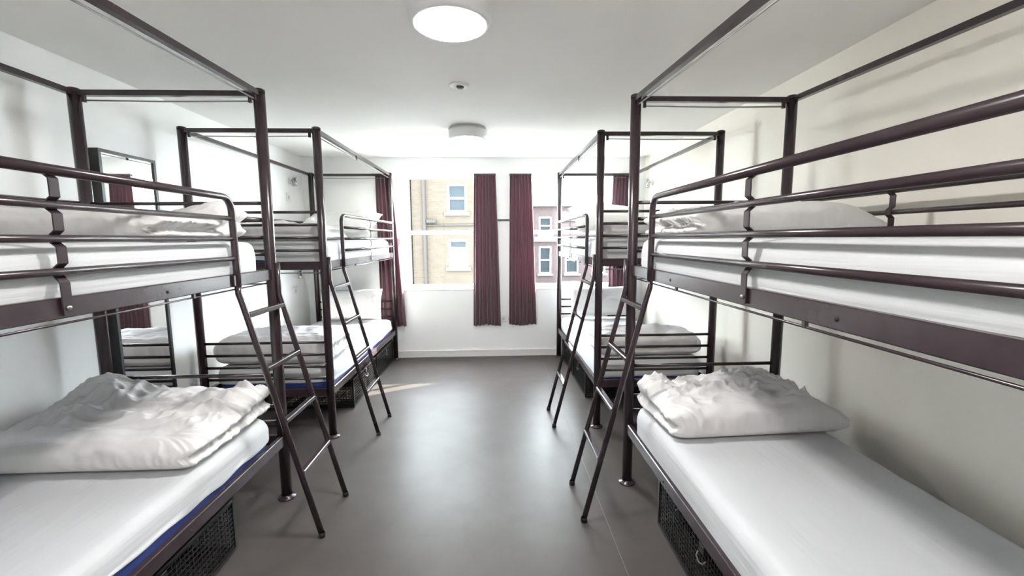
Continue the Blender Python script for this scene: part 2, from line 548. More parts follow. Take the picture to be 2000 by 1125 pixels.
def bunk(label, xi, xo, y0, y1, ladder_at, tops, knots):
    """xi aisle side, xo wall side. tops: {(aisle/wall, near/far): (x,z) of the canopy corner}"""
    s = 1 if xi > xo else -1            # direction from the bed to the aisle
    B = thing('bunk_bed', ((xi + xo) / 2, (y0 + y1) / 2, 0), label, 'bunk bed', 'four metal bunk beds')
    X = {'i': xi, 'o': xo}
    Y = {'n': y0, 'f': y1}
    top = {}
    for a in 'io':
        for b in 'nf':
            tx, tz = tops.get(a + b, (X[a], HB))
            top[a + b] = Vector((tx, Y[b], tz))
            p = MB()
            p.tube([(X[a], Y[b], 0.006), (X[a], Y[b], 1.3), (tx, Y[b], tz)], PR, 16)
            po = p.build('post', 'frame', B)
            MB().lathe([(0, 0.0), (.046, 0.0), (.047, .004), (.044, .009), (.030, .012), (.027, .02)],
                       (X[a], Y[b], 0), 24).build('foot_flange', 'frame', po)
            MB().lathe([(PR + .001, -.012), (PR + .001, .002), (PR - .006, .006), (0, .007)], (tx, Y[b], tz), 16).build('post_cap', 'frame', po)
    # canopy frame
    def rail(a, b):
        p, q = top[a].copy(), top[b].copy()
        p.z -= .018; q.z -= .018
        d = (q - p).normalized()
        o = MB().bar(p + d * .02, q - d * .02, .026, .026).build('canopy_rail', 'frame', B)
        if a[0] == 'o' and b[0] == 'o':
            return
        # curtain wire with its end brackets
        p2, q2 = p + d * .045, q - d * .045
        dz = Vector((0, 0, -.034))
        sag = Vector((0, 0, -.004))
        MB().tube([p2 + dz, (p2 + q2) / 2 + dz + sag, q2 + dz], .0035, 6).build('curtain_wire', 'steel', B)
        for e in (p2, q2):
            MB().box(e.x - .007, e.x + .007, e.y - .007, e.y + .007, e.z - .042, e.z - .012).build('wire_bracket', 'frame', B)
        mid = p.lerp(q, .42) if abs(p.y - q.y) > .5 else None
        if mid is not None:
            MB().box(mid.x - .005, mid.x + .005, mid.y - .008, mid.y + .008, mid.z - .042, mid.z - .012).build('wire_clip', 'frame', B)
    rail('in', 'if'); rail('on', 'of'); rail('in', 'on'); rail('if', 'of')
    # bed frames
    for (z0, z1) in ((ZU0, ZU1), (ZL0, ZL1)):
        for x in (xi, xo):
            d = s if x == xi else -s
            r = MB()
            r.cbox(x - .013, x + .013, y0 + PR - .006, y1 - PR + .006, z0, z1, .003)
            # inner flange that carries the slats
            xa, xb = sorted((x - d * .013, x - d * .035))
            r.box(xa, xb, y0 + PR, y1 - PR, z0 + .002, z0 + .006)
            ro = r.build('side_rail', 'frame', B)
            if x == xi:
                for yy in knots:
                    MB().lathe([(0, .0), (.006, .0), (.006, .0015), (0, .0016)] if s > 0 else [(0, 0), (.006, 0), (.006, -.0015), (0, -.0016)],
                               (x + s * .013, yy, (z0 + z1) / 2 - .003), 12, 'x').build('bolt_hole', 'hole', ro)
        for y in (y0, y1):
            xa, xb = sorted((xi - s * (PR - .006), xo + s * (PR - .006)))
            MB().cbox(xa, xb, y - .011, y + .011, z0, z1, .003).build('end_rail', 'frame', B)
        for k in range(9):
            yy = y0 + .16 + k * (y1 - y0 - .32) / 8
            xa, xb = sorted((xi - s * .014, xo + s * .014))
            MB().box(xa, xb, yy - .03, yy + .03, z0 + .0062, z0 + .016).build('slat', 'frame', B)
    # end bars
    for y in (y0, y1):
        for z in BARS_U + BARS_L:
            xa, xb = sorted((xi, xo))
            MB().tube([(xa + PR - .004, y, z), (xb - PR + .004, y, z)], .0095, 10).build('end_bar', 'frame', B)
    # curtain wire under the upper bed
    for x in (xi,):
        MB().tube([(x + s * .006, y0 + .04, ZU0 - .012), (x + s * .006, (y0 + y1) / 2, ZU0 - .014), (x + s * .006, y1 - .04, ZU0 - .012)], .0035, 6).build('curtain_wire', 'frame', B)
        for yy in (y0 + .05, y0 + .66, y1 - .6, y1 - .05):
            MB().box(x + s * .006 - .005, x + s * .006 + .005, yy - .005, yy + .005, ZU0 - .016, ZU0 + .001).build('wire_clip', 'frame', B)
    for y in (y0, y1):
        xa, xb = sorted((xi - s * .03, xo + s * .03))
        MB().tube([(xa, y, ZU0 - .022), (xb, y, ZU0 - .022)], .004, 6).build('curtain_wire', 'darkgrey', B)
    # guard rails
    if ladder_at == 'f':
        yl2 = y1 - .005; yl1 = y1 - .335; yend = y0; sg = -1
    else:
        yl2 = y0 + .005; yl1 = y0 + .335; yend = y1; sg = 1
    gx = xi + s * .018
    G = MB()
    # top tube bends down into the ladder stile and on to the floor
    ft_x = xi + s * .322
    lx = xi + s * .020
    zk = 1.205
    rc = .06
    path = [(gx, yend, GUARD[0])]
    cyc, czc = yl1 + sg * rc, GUARD[0] - rc
    for i in range(0, 7):
        a = math.pi / 2 * i / 6
        path.append((gx, cyc - sg * rc * math.sin(a), czc + rc * math.cos(a)))
    path += [(lx, yl1, ZU1 + .02), (lx, yl1, zk)]
    MB().tube(path, .0145, 12).build('guard_rail_loop', 'frame', B)
    for z in GUARD[1:]:
        MB().tube([(gx, yl1, z), (gx, yend, z)], .0105, 10).build('guard_bar', 'frame', B)
    # bolt plate where the loop meets the bed rail
    MB().cbox(min(xi + s * .012, lx), max(xi + s * .012, lx + s * .004), yl1 + (.0 if sg > 0 else -.03), yl1 + (.03 if sg > 0 else .0), ZU0 + .004, ZU1 - .004, .002).build('guard_bracket', 'frame', B)
    def strap(xp, so, yy, zlist, zbot):
        pts = []
        zz = sorted(zlist, reverse=True)
        front, back = xp + so * .004, xp - so * .011
        pts.append((back, yy, zz[0] - .008))
        for i in range(1, len(zz)):
            a, b = zz[i - 1], zz[i]
            pts += [(back, yy, a - .009), (front, yy, a - .022), (front, yy, b + .022), (back, yy, b + .009)]
        pts += [(back, yy, zz[-1] - .012), (xp + so * .002, yy, zz[-1] - .03), (xp + so * .002, yy, zbot)]
        o = MB().strip(pts, .026, .004, (0, 1, 0)).build('guard_strap', 'frame', B)
        MB().lathe([(0, 0), (.007, 0), (.0065, so * .004), (.003, so * .006), (0, so * .0062)], (xp + so * .004, yy, zbot + .02), 12, 'x').build('strap_bolt', 'steel', o)
    ym = yl1 + sg * .765
    strap(gx, s, ym, GUARD, ZU0 + .008)
    # wall side guard
    wx = xo - s * .018
    for k, z in enumerate(GUARD):
        MB().tube([(wx, y0, z), (wx, y1, z)], .0145 if k == 0 else .0105, 10).build('wall_guard_bar', 'frame', B)
    for yy in (y0 + .68, y1 - .62):
        strap(wx, -s, yy, GUARD, ZU0 + .008)
    # ladder
    L = MB().tube([(lx, yl1, zk + .0), (lx, yl1, zk - .03), (lx + s * .012, yl1, zk - .07), (ft_x, yl1, 0.004)], .0135, 12).build('ladder', 'frame', B)
    MB().tube([(xi + s * .034, yl2, ZU1 + .03), (xi + s * .034, yl2, zk - .03), (lx + s * .014, yl2, zk - .075), (ft_x, yl2, 0.004)], .0135, 12).build('stile', 'frame', L)
    for k in range(4):
        z = 1.074 - .2515 * k
        t = (zk - .07 - z) / (zk - .07 - .004)
        x = (lx + s * .012) + (ft_x - lx - s * .012) * t
        MB().cbox(x - .014, x + .014, min(yl1, yl2) + .006, max(yl1, yl2) - .006, z - .011, z + .011, .003).build('rung', 'frame', L)
    for yy in (yl1, yl2):
        MB().lathe([(0, 0), (.016, 0), (.016, .022), (.0137, .024)], (ft_x - s * .002, yy, 0), 14).build('rubber_foot', 'black', L)
    return B

LN = dict(xi=-1.160, xo=-2.045, y0=0.285, y1=2.285)
LF = dict(xi=-1.177, xo=-2.047, y0=3.020, y1=5.018)
RN = dict(xi=0.750, xo=1.590, y0=0.333, y1=2.333)
RF = dict(xi=0.750, xo=1.602, y0=3.083, y1=5.012)
bunk('dark metal bunk bed by the left wall, nearest the viewer', ladder_at='f', tops={'in': (-1.165, 2.112), 'on': (-2.045, 2.17)}, knots=(1.547, .9), **LN)
bunk('dark metal bunk bed at left beyond the mirror, beside the window', ladder_at='n', tops={}, knots=(3.75,), **LF)
bunk('dark metal bunk bed along the right wall, nearest the viewer', ladder_at='f', tops={'in': (.79, 2.063), 'on': (1.60, 2.097)}, knots=(1.78, .89), **RN)
bunk('dark metal bunk bed at right with its head against the window', ladder_at='n', tops={}, knots=(3.8,), **RF)

# ------------------------------------------------------------------ mattresses with sheets
def rrect(x0, x1, y0, y1, r, n=8, m=26):
    """rounded rectangle loop, points dense along the sides"""
    pts = []
    def side(ax, ay, bx, by, k):
        for i in range(k):
            t = i / k
            pts.append((ax + (bx - ax) * t, ay + (by - ay) * t))
    def corner(cx, cy, a0):
        for i in range(n):
            a = a0 + math.pi / 2 * i / n
            pts.append((cx + r * math.cos(a), cy + r * math.sin(a)))
    side(x0 + r, y0, x1 - r, y0, m // 2); corner(x1 - r, y0 + r, -math.pi / 2)
    side(x1, y0 + r, x1, y1 - r, m * 2); corner(x1 - r, y1 - r, 0)
    side(x1 - r, y1, x0 + r, y1, m // 2); corner(x0 + r, y1 - r, math.pi / 2)
    side(x0, y1 - r, x0, y0 + r, m * 2); corner(x0 + r, y0 + r, math.pi)
    return pts

def mattress(bk, z0, thick, label, seed, hem, s):
    xa, xb = sorted((bk['xi'] - s * .004, bk['xo'] + s * .03))
    ya, yb2 = bk['y0'] + .055, bk['y1'] - .075
    T = thing('mattress', ((xa + xb) / 2, (ya + yb2) / 2, z0), label, 'mattress', 'mattresses in white fitted sheets')
    def shell(inset, prof, name, material, wr):
        V, F = [], []
        n = None
        zb = None
        loops = []
        for (ins, z, kind) in prof:
            loop = rrect(xa + inset + ins, xb - inset - ins, ya + inset + ins, yb2 - inset - ins, max(min(.075 - ins * .6, (xb - xa) / 2 - inset - ins - .002), .002))
            L = []
            for (x, y) in loop:
                zz = z
                if kind == 'hem':
                    zz = z0 + hem(x, y)
                elif kind == 'low':
                    zz = max(z, z0 + hem(x, y) + .012)
                if wr and kind != 'in':
                    q = Vector((x * 7, y * 1.8, zz * 26 + seed))
                    d = noise.noise(q) * .004
                    # pull the cloth sideways
                    cx, cyy = (xa + xb) / 2, (ya + yb2) / 2
                    x += d if x > cx else -d
                    zz += noise.noise(Vector((x * 3, y * 3, seed + 5))) * .0025
                if wr and kind == 'in':
                    zz += noise.noise(Vector((x * 2.5, y * 2.5, seed + 9))) * .004 + noise.noise(Vector((x * 9, y * 3, seed + 3))) * .0012
                L.append((x, y, zz))
            loops.append(L)
        n = len(loops[0])
        for L in loops:
            V += L
        for i in range(len(loops) - 1):
            for k in range(n):
                k2 = (k + 1) % n
                F.append((i * n + k, i * n + k2, (i + 1) * n + k2, (i + 1) * n + k))
        o = MB().add(V, F, True)
        if wr:
            o.f.append(tuple(len(V) - n + k for k in range(n))); o.smooth.append(True)
        if not wr:
            o.f.append(tuple(range(n))[::-1]); o.smooth.append(False)
        return o.build(name, material, T)
    h = thick
    shell(.012, [(0.004, z0, 'b'), (0.0, z0 + .012, 'b'), (0, z0 + h * .5, 'b'), (.0, z0 + h - .03, 'b'), (.02, z0 + h - .006, 'b')], 'core', 'mattress', False)
    prof = [(.002, z0, 'hem'), (.0, z0 + h * .30, 'low'), (.0, z0 + h * .42, 'low'), (.0, z0 + h * .55, 'b'), (.001, z0 + h * .68, 'b'), (.004, z0 + h * .8, 'b'),
            (.011, z0 + h * .9, 'b'), (.024, z0 + h * .97, 'b'), (.045, z0 + h, 'b')]
    for ins in (.08, .14, .2, .27, .34, .40):
        if ins < (xb - xa) / 2 - .015:
            prof.append((ins, z0 + h + .003, 'in'))
    prof.append(((xb - xa) / 2 - .006, z0 + h + .004, 'in'))
    so = shell(0.0, prof, 'fitted_sheet', 'sheet', True)
    return T

def hem_wave(base, amp, seed):
    return lambda x, y: max(.002, base + amp * noise.noise(Vector((x * 2.2, y * 2.6, seed))) + amp * .5 * noise.noise(Vector((x * 6, y * 7, seed + 4))))

def hem_far_left(x, y):
    b = hem_wave(.012, .012, 31)(x, y)
    if y < 3.2:
        t = (x + 1.93) / .5
        b += max(0, math.sin(max(0, min(1, t)) * math.pi)) * .035
    return b

ZUM, ZLM = 1.224, 0.324
TH = .178
mattress(LN, ZUM, TH, 'white sheeted mattress on the upper tier of the near left bunk', 1, hem_wave(.037, .002, 11), 1)
mattress(LN, ZLM, TH, 'white sheeted mattress with a blue strip on the lower tier at near left', 2, hem_wave(.068, .022, 12), 1)
mattress(RN, ZUM, TH, 'white sheeted mattress on the upper tier of the near right bunk', 3, hem_wave(.037, .002, 13), -1)
mattress(RN, ZLM, TH, 'white sheeted mattress on the lower tier at near right, black crates below', 4, hem_wave(.022, .014, 14), -1)
mattress(LF, ZUM, TH, 'mattress with its blue end showing on the upper tier of the far left bunk', 5, hem_far_left, 1)
mattress(LF, ZLM, TH, 'white sheeted mattress on the lower tier of the far left bunk', 6, hem_wave(.062, .014, 16), 1)
mattress(RF, ZUM, TH, 'white sheeted mattress on the upper tier of the far right bunk', 7, hem_wave(.02, .012, 17), -1)
mattress(RF, ZLM, TH, 'white sheeted mattress on the lower tier of the far right bunk', 8, hem_wave(.035, .016, 18), -1)
ZU_TOP, ZL_TOP = ZUM + TH + .006, ZLM + TH + .006

# ------------------------------------------------------------------ duvets and pillows
def smooth01(a, b, x):
    t = max(0.0, min(1.0, (x - a) / (b - a)))
    return t * t * (3 - 2 * t)

def duvet(x0, x1, y0, y1, z0, h, label, seed, aisle, fold, hill, rot=0.0, res=150, wrk=1.0):
    """folded duvet: aisle = +1/-1 side (x) of the open layered edge, fold = -1/+1 side (y) of the smooth fold.
    hill(u,v): height multiplier, u towards the aisle, v towards the open back edge"""
    a, b = (x1 - x0) / 2, (y1 - y0) / 2
    cx, cyy = (x0 + x1) / 2, (y0 + y1) / 2
    T = thing('folded_duvet', (cx, cyy, z0), label, 'duvet', 'folded white duvets')
    V, F, idx = [], [], {}
    N = Vector
    nu, nv, nw = res, int(res * b / a * 1.0) + 8, 14
    def vert(i, j, k):
        key = (i, j, k)
        if key in idx:
            return idx[key]
        px, py, pz = 2 * i / nu - 1, 2 * j / nv - 1, 2 * k / nw - 1
        # denser sampling near the rim
        px = math.sin(px * math.pi / 2) * .6 + px * .4
        py = math.sin(py * math.pi / 2) * .6 + py * .4
        n1 = 22.0
        m = (abs(px) ** n1 + abs(py) ** n1) ** (1 / n1) if (px or py) else 0
        mm = max(abs(px), abs(py))
        if m > 0:
            px, py = px * mm / m, py * mm / m
        r = mm
        # vertical profile: rounded rim
        rim = max(0.0, 1 - r ** 13) ** .5
        if k == nw:
            top = rim
            side_in = 1.0
            zz = .5 + .5 * top
        elif k == 0:
            zz = .5 - .5 * rim
        else:
            zz = .5 + .0 * pz
            ang = pz * math.pi / 2
        u, v = px * aisle, -py * fold        # u=+1 aisle edge, v=+1 open back edge
        if k in (0, nw):
            X, Y = px, py
        else:
            X, Y = px, py
            zz = .5
        hh = h * hill(u, v)
        x, y = X * a, Y * b
        idx[key] = len(V)
        V.append([x, y, zz * hh, u, v, k])
        return idx[key]
    # top and bottom sheets share the rim ring
    def grid(k):
        g = []
        for i in range(nu + 1):
            row = []
            for j in range(nv + 1):
                kk = 'rim' if i in (0, nu) or j in (0, nv) else k
                key = (i, j, kk)
                if key not in idx:
                    t = vert(i, j, k)
                    idx[key] = t
                row.append(idx[key])
            g.append(row)
        for i in range(nu):
            for j in range(nv):
                q = (g[i][j], g[i + 1][j], g[i + 1][j + 1], g[i][j + 1])
                F.append(q if k == nw else q[::-1])
    grid(nw); grid(0)
    out = []
    cr, sr = math.cos(rot), math.sin(rot)
    for (x, y, z, u, v, k) in V:
        hh = h * hill(u, v)
        P = N((x, y, z))
        r = max(abs(u), abs(v))
        topw = smooth01(.45, .75, z / hh)
        # broad lumps
        z += topw * (noise.noise(N((x * 5, y * 5, seed))) * .018 + noise.noise(N((x * 11, y * 11, seed + 3))) * .007)
        # cloth creases: warped ridges, strongest in the middle and the back, calm on the smooth fold
        msk = topw * (0.10 + .90 * smooth01(-.70, .0, v)) * wrk * (1 - .5 * smooth01(.8, 1, r))
        wx = x + .07 * noise.noise(N((x * 5, y * 5, seed + 11)))
        wy = y + .07 * noise.noise(N((x * 5, y * 5, seed + 17)))
        for (fx, fy, sk, amp, pw, o_) in ((5, 11, 3, .036, 2.4, 21), (9, 17, -7, .028, 2.4, 31), (15, 22, 9, .013, 2.0, 35), (26, 36, 12, .007, 1.8, 37)):
            patch = smooth01(-.25, .35, noise.noise(N((x * 4 + o_, y * 4, seed + o_))))
            rg = 1 - abs(noise.noise(N((wx * fx + wy * sk, wy * fy - wx * sk, seed + o_)))) * 2.6
            z += msk * (.35 + .65 * patch) * max(0, rg) ** pw * amp
        # gathers running in from the aisle edge
        ge = smooth01(.50, .97, u)
        gat = noise.noise(N((u * 1.6, y * 38 + x * 16 + 5 * noise.noise(N((x * 6, y * 6, seed))), seed + 41)))
        gr = max(0, 1 - abs(gat) * 2.4) ** 1.6
        z += topw * ge * (gr - .4) * .014
        # soft creases bending over the smooth front
        fr = smooth01(-.35, -.9, v)
        z += topw * fr * noise.noise(N((x * 14 + y * 6, y * 4, seed + 51))) * .007
        # side bulge & the slit between the two layers on the aisle and back edges
        edge = max(smooth01(.80, .99, u), smooth01(.86, .99, v) * .8)
        zr = z / hh
        bul = .030 * (1 - abs(zr - .5) * 1.2) 
        slit = math.exp(-((zr - .46) / .10) ** 2) * .045
        two = (math.exp(-((zr - .74) / .16) ** 2) + math.exp(-((zr - .2) / .16) ** 2)) * .016
        if edge > 0:
            dd = edge * (two - slit + (gr - .4) * .016 * (1 - abs(zr - .5)))
            if smooth01(.80, .99, u) > 0:
                x += aisle * dd
            if smooth01(.86, .99, v) > 0:
                y += -fold * dd * .6
        # wrinkles on the upright faces
        sd = smooth01(.90, .99, r) * (.3 + .7 * math.sin(math.pi * max(0, min(1, zr))))
        w1 = noise.noise(N((x * 13 + z * 9, y * 13 + z * 9, z * 16 + seed)))
        w2 = max(0, 1 - abs(noise.noise(N((x * 24 + z * 30, y * 24 - z * 20, z * 10 + seed + 5)))) * 2.6) ** 1.8
        dsp = sd * (w1 * .012 + w2 * .011)
        if abs(u) > .9:
            x += (1 if x > 0 else -1) * dsp
        if abs(v) > .9:
            y += (1 if y > 0 else -1) * dsp * .7
        z = max(z, 0.0)
        X, Y = x * cr - y * sr, x * sr + y * cr
        out.append((cx + X, cyy + Y, z0 + z))
    o = MB().add(out, F, True).build('duvet_cover', 'duvet', T)
    sm = o.modifiers.new('soften', 'SMOOTH')
    sm.factor = 0.5; sm.iterations = 3 if res > 100 else 1
    if res < 100:
        md = o.modifiers.new('sub', 'SUBSURF')
        md.levels = 1; md.render_levels = 1
    return T

def pillow(loc, w, d, h, label, seed, tilt=0.0, yaw=0.0, mw=1.0):
    """w along x, d along local y, tilt about x raises the far edge"""
    T = thing('pillow', loc, label, 'pillow', 'white pillows')
    n = 34
    V, F = [], []
    R = Matrix.Rotation(yaw, 4, 'Z') @ Matrix.Rotation(tilt, 4, 'X')
    for sgn in (1, -1):
        for i in range(n + 1):
            for j in range(n + 1):
                u, v = 2 * i / n - 1, 2 * j / n - 1
                e = max(0, (1 - u ** 4)) ** .55 * max(0, (1 - v ** 4)) ** .55
                pin = 1 - .06 * (1 - u * u) * abs(v) ** 6
                pin2 = 1 - .05 * (1 - v * v) * abs(u) ** 6
                x, y = u * w / 2 * pin2, (v * pin + 1) * d / 2
                z = sgn * h / 2 * e
                z += noise.noise(Vector((x * 6, y * 6, seed + sgn))) * .014 * e
                rg = 1 - abs(noise.noise(Vector((x * 9 + y * 6, y * 12, seed + 7)))) * 2.2
                z += sgn * max(0, rg) ** 2 * .010 * e
                p = R @ Vector((x, y, z + h * .40))
                V.append((loc[0] + p.x, loc[1] + p.y, loc[2] + p.z))
    m = (n + 1) ** 2
    for sgn in (0, 1):
        for i in range(n):
            for j in range(n):
                q = [sgn * m + i * (n + 1) + j, sgn * m + (i + 1) * (n + 1) + j, sgn * m + (i + 1) * (n + 1) + j + 1, sgn * m + i * (n + 1) + j + 1]
                F.append(tuple(q if sgn == 0 else q[::-1]))
    o = MB().add(V, F, True).build('pillowcase', 'pillow', T)
    # the hem flap at one end
    return T

def hill_ln(u, v):
    return .80 + .25 * smooth01(-.4, .8, v) * (1 - .35 * smooth01(-.2, .5, u)) + .42 * math.exp(-((u + .55) / .34) ** 2 - ((v - .75) / .4) ** 2) + .12 * smooth01(.5, 1, u) * smooth01(.3, .9, v)
def hill_rn(u, v):
    return .86 + .30 * math.exp(-((u + .35) / .45) ** 2 - ((v - .55) / .5) ** 2) + .16 * smooth01(.55, 1, u) * smooth01(.2, .9, v) - .16 * math.exp(-((u - .45) / .25) ** 2 - ((v - .7) / .35) ** 2) - .18 * smooth01(-.55, -1, u)
def hill_flat(u, v):
    return .9 + .15 * math.exp(-(u / .7) ** 2 - (v / .6) ** 2)
def hill_lu(u, v):
    return .78 + .22 * math.exp(-((u + .5) / .4) ** 2) + .45 * smooth01(.1, .75, v) * smooth01(.2, .8, u) + .1 * smooth01(.2, .8, v)
def hill_ru(u, v):
    return .85 + .2 * math.exp(-((u + .25) / .5) ** 2) - .2 * smooth01(-.6, -1, u)

duvet(-2.12, -1.185, 1.63, 2.235, ZL_TOP, .150, 'folded white duvet peaked at the back on the near left lower bed', 3.3, 1, -1, hill_ln, wrk=.85)
duvet(.770, 1.60, 1.80, 2.265, ZL_TOP, .165, 'crumpled folded white duvet on the near right lower bed', 8.1, -1, -1, hill_rn, rot=.05, wrk=1.35)
duvet(-2.03, -1.20, 1.58, 2.16, ZU_TOP, .125, 'folded white duvet behind the guard bars of the near left upper bed', 13.7, 1, -1, hill_lu, wrk=.6)
duvet(.785, 1.545, 1.66, 2.245, ZU_TOP, .135, 'folded white duvet behind the guard bars of the near right upper bed', 19.9, -1, -1, hill_ru, wrk=.6)
duvet(-2.03, -1.20, 3.10, 3.62, ZL_TOP, .215, 'thick folded white duvet at the foot of the far left lower bed', 23.1, 1, 1, hill_flat, res=60, wrk=.5)
duvet(.785, 1.58, 3.17, 3.66, ZL_TOP, .175, 'folded white duvet at the foot of the far right lower bed', 29.4, -1, 1, hill_flat, res=60, wrk=.6)
duvet(-2.01, -1.20, 3.10, 3.60, ZU_TOP, .115, 'folded white duvet at the near end of the far left upper bed', 33.2, 1, 1, hill_flat, res=60, wrk=.6)
duvet(.785, 1.57, 3.18, 3.66, ZU_TOP, .13, 'folded white duvet at the near end of the far right upper bed', 37.8, -1, 1, hill_flat, res=60, wrk=.6)

pillow((-1.60, 4.31, ZU_TOP + .012), .74, .62, .15, 'sunlit white pillow propped at the window end of the far left upper bed', 2.2, tilt=.34)
pillow((1.16, 4.22, ZU_TOP + .012), .70, .66, .16, 'white pillow propped at the window end of the far right upper bed', 4.6, tilt=.40)
pillow((-1.57, 4.80, ZL_TOP + .015), .62, .34, .12, 'white pillow standing upright on the far left lower bed', 6.1, tilt=1.28)
pillow((1.20, 4.80, ZL_TOP + .015), .72, .34, .12, 'white pillow standing upright on the far right lower bed', 9.3, tilt=1.28)

# ------------------------------------------------------------------ wire crates under the beds
def crate(x0, x1, y0, y1, label, side):
    """side: +1 when the aisle face is at x1, else at x0"""
    z0, z1 = .006, .252
    T = thing('wire_crate', ((x0 + x1) / 2, (y0 + y1) / 2, 0), label, 'crate', 'black wire storage crates')
    f = MB()
    t = .007
    for z in (z0 + t, z1 - t):
        f.box(x0, x1, y0, y0 + 2 * t, z - t, z + t); f.box(x0, x1, y1 - 2 * t, y1, z - t, z + t)
        f.box(x0, x0 + 2 * t, y0 + 2 * t, y1 - 2 * t, z - t, z + t); f.box(x1 - 2 * t, x1, y0 + 2 * t, y1 - 2 * t, z - t, z + t)
    for x in (x0, x1 - 2 * t):
        for y in (y0, y1 - 2 * t):
            f.box(x, x + 2 * t, y, y + 2 * t, z0 + 2 * t, z1 - 2 * t)
    f.build('crate_frame', 'black', T)
    w = .0016
    def face(kind, c):
        g = MB()
        if kind == 'x':
            n = int((y1 - y0) / .022)
            for i in range(1, n):
                y = y0 + (y1 - y0) * i / n
                g.box(c - w, c + w, y - w, y + w, z0 + .01, z1 - .01)
            for i in range(1, 11):
                z = z0 + (z1 - z0) * i / 11
                g.box(c - w * .6, c + w * 2.2, y0 + .01, y1 - .01, z - w, z + w)
        elif kind == 'y':
            n = int((x1 - x0) / .022)
            for i in range(1, n):
                x = x0 + (x1 - x0) * i / n
                g.box(x - w, x + w, c - w, c + w, z0 + .01, z1 - .01)
            for i in range(1, 11):
                z = z0 + (z1 - z0) * i / 11
                g.box(x0 + .01, x1 - .01, c - w * .6, c + w * 2.2, z - w, z + w)
        else:
            n = int((x1 - x0) / .03)
            for i in range(1, n):
                x = x0 + (x1 - x0) * i / n
                g.box(x - w, x + w, y0 + .01, y1 - .01, c - w, c + w)
            n = int((y1 - y0) / .03)
            for i in range(1, n):
                y = y0 + (y1 - y0) * i / n
                g.box(x0 + .01, x1 - .01, y - w, y + w, c - w * .6, c + w * 2.2)
        o = g.build('mesh_panel', 'black', T)
        o['kind'] = 'stuff'
        return o
    face('x', x0 + .007); face('x', x1 - .007); face('y', y0 + .007); face('y', y1 - .007); face('z', z0 + .005); face('z', z1 - .006)
    xa = x1 if side > 0 else x0
    ym = (y0 + y1) / 2
    h = MB()
    h.tube([(xa + side * .002, ym - .03, .19), (xa + side * .012, ym - .026, .175), (xa + side * .014, ym, .165), (xa + side * .012, ym + .026, .175), (xa + side * .002, ym + .03, .19)], .003, 8)
    h.build('crate_handle', 'darkgrey', T)
    MB().cbox(min(xa, xa + side * .008), max(xa, xa + side * .008), ym - .02, ym + .02, .205, .238, .002).build('hasp', 'black', T)
    return T

crate(-1.95, -1.195, 1.02, 1.885, 'black wire crate under the near left lower bed', 1)
crate(.785, 1.52, 1.05, 1.955, 'black wire crate under the near right lower bed', -1)
crate(-1.93, -1.195, 3.55, 4.24, 'sunlit black wire crate under the far left bed, beside the ladder foot', 1)
crate(-1.93, -1.195, 4.27, 4.97, 'black wire crate under the far left bed, against the window wall', 1)
crate(.785, 1.50, 3.66, 4.26, 'black wire crate under the far right bed, beside the ladder', -1)
crate(.785, 1.50, 4.29, 4.97, 'black wire crate under the far right bed, against the window wall', -1)

# ------------------------------------------------------------------ curtains
def curtain(x0t, x1t, x0b, x1b, label, seed, folds, bulge=0.0, zb=.385):
    T = thing('curtain', ((x0t + x1t) / 2, YB - .035, zb), label, 'curtain', 'mauve window curtains')
    nx, nz = folds * 14, 40
    V, F = [], []
    for side in (0, 1):
        for j in range(nz + 1):
            t = j / nz
            for i in range(nx + 1):
                s = i / nx
                ph = s * folds * 2 * math.pi
                ph += 2.2 * noise.noise(Vector((s * 4, t * .9, seed)))
                xa = x0t + (x0b - x0t) * (1 - t) ** .8
                xb = x1t + (x1b - x1t) * (1 - t) ** .8
                xa -= bulge * math.sin(math.pi * t) * .3
                x = xa + (xb - xa) * s
                amp = .013 + .007 * (1 - t) + .006 * noise.noise(Vector((s * 9, t * 2, seed + 2)))
                y = YB - .037 + amp * math.sin(ph) + .006 * noise.noise(Vector((s * 5, t * 3, seed + 8)))
                z = zb + (2.143 - zb) * t
                if j == 0:
                    z += .008 * math.sin(s * 7 + seed) + .006 * noise.noise(Vector((s * 10, 0, seed)))
                V.append((x, y - side * .002, z))
    m = (nx + 1) * (nz + 1)
    for side in (0, 1):
        for j in range(nz):
            for i in range(nx):
                q = (side * m + j * (nx + 1) + i, side * m + j * (nx + 1) + i + 1, side * m + (j + 1) * (nx + 1) + i + 1, side * m + (j + 1) * (nx + 1) + i)
                F.append(q if side else q[::-1])
    for j in range(nz):
        for i in (0, nx):
            p = j * (nx + 1) + i
            F.append((p, p + nx + 1, m + p + nx + 1, m + p))
    for i in range(nx):
        for j in (0, nz):
            p = j * (nx + 1) + i
            F.append((p, p + 1, m + p + 1, m + p))
    MB().add(V, F, True).build('curtain_cloth', 'curtain', T)
    MB().box(min(x0t, x1t) - .004, max(x0t, x1t) + .004, YB - .048, YB - .016, 2.132, 2.15).build('heading_tape', 'curtain', T)
    return T
curtain(-1.345, -1.165, -1.345, -1.055, 'mauve curtain hanging beside the far left bunk', 1.3, 5)
curtain(-.225, .016, -.262, .065, 'mauve curtain on the right edge of the left window', 4.4, 7)
curtain(.184, .430, .162, .488, 'mauve curtain on the left edge of the right window', 7.9, 7)
curtain(1.385, 1.585, 1.345, 1.60, 'mauve curtain hanging behind the far right bunk', 11.2, 5)
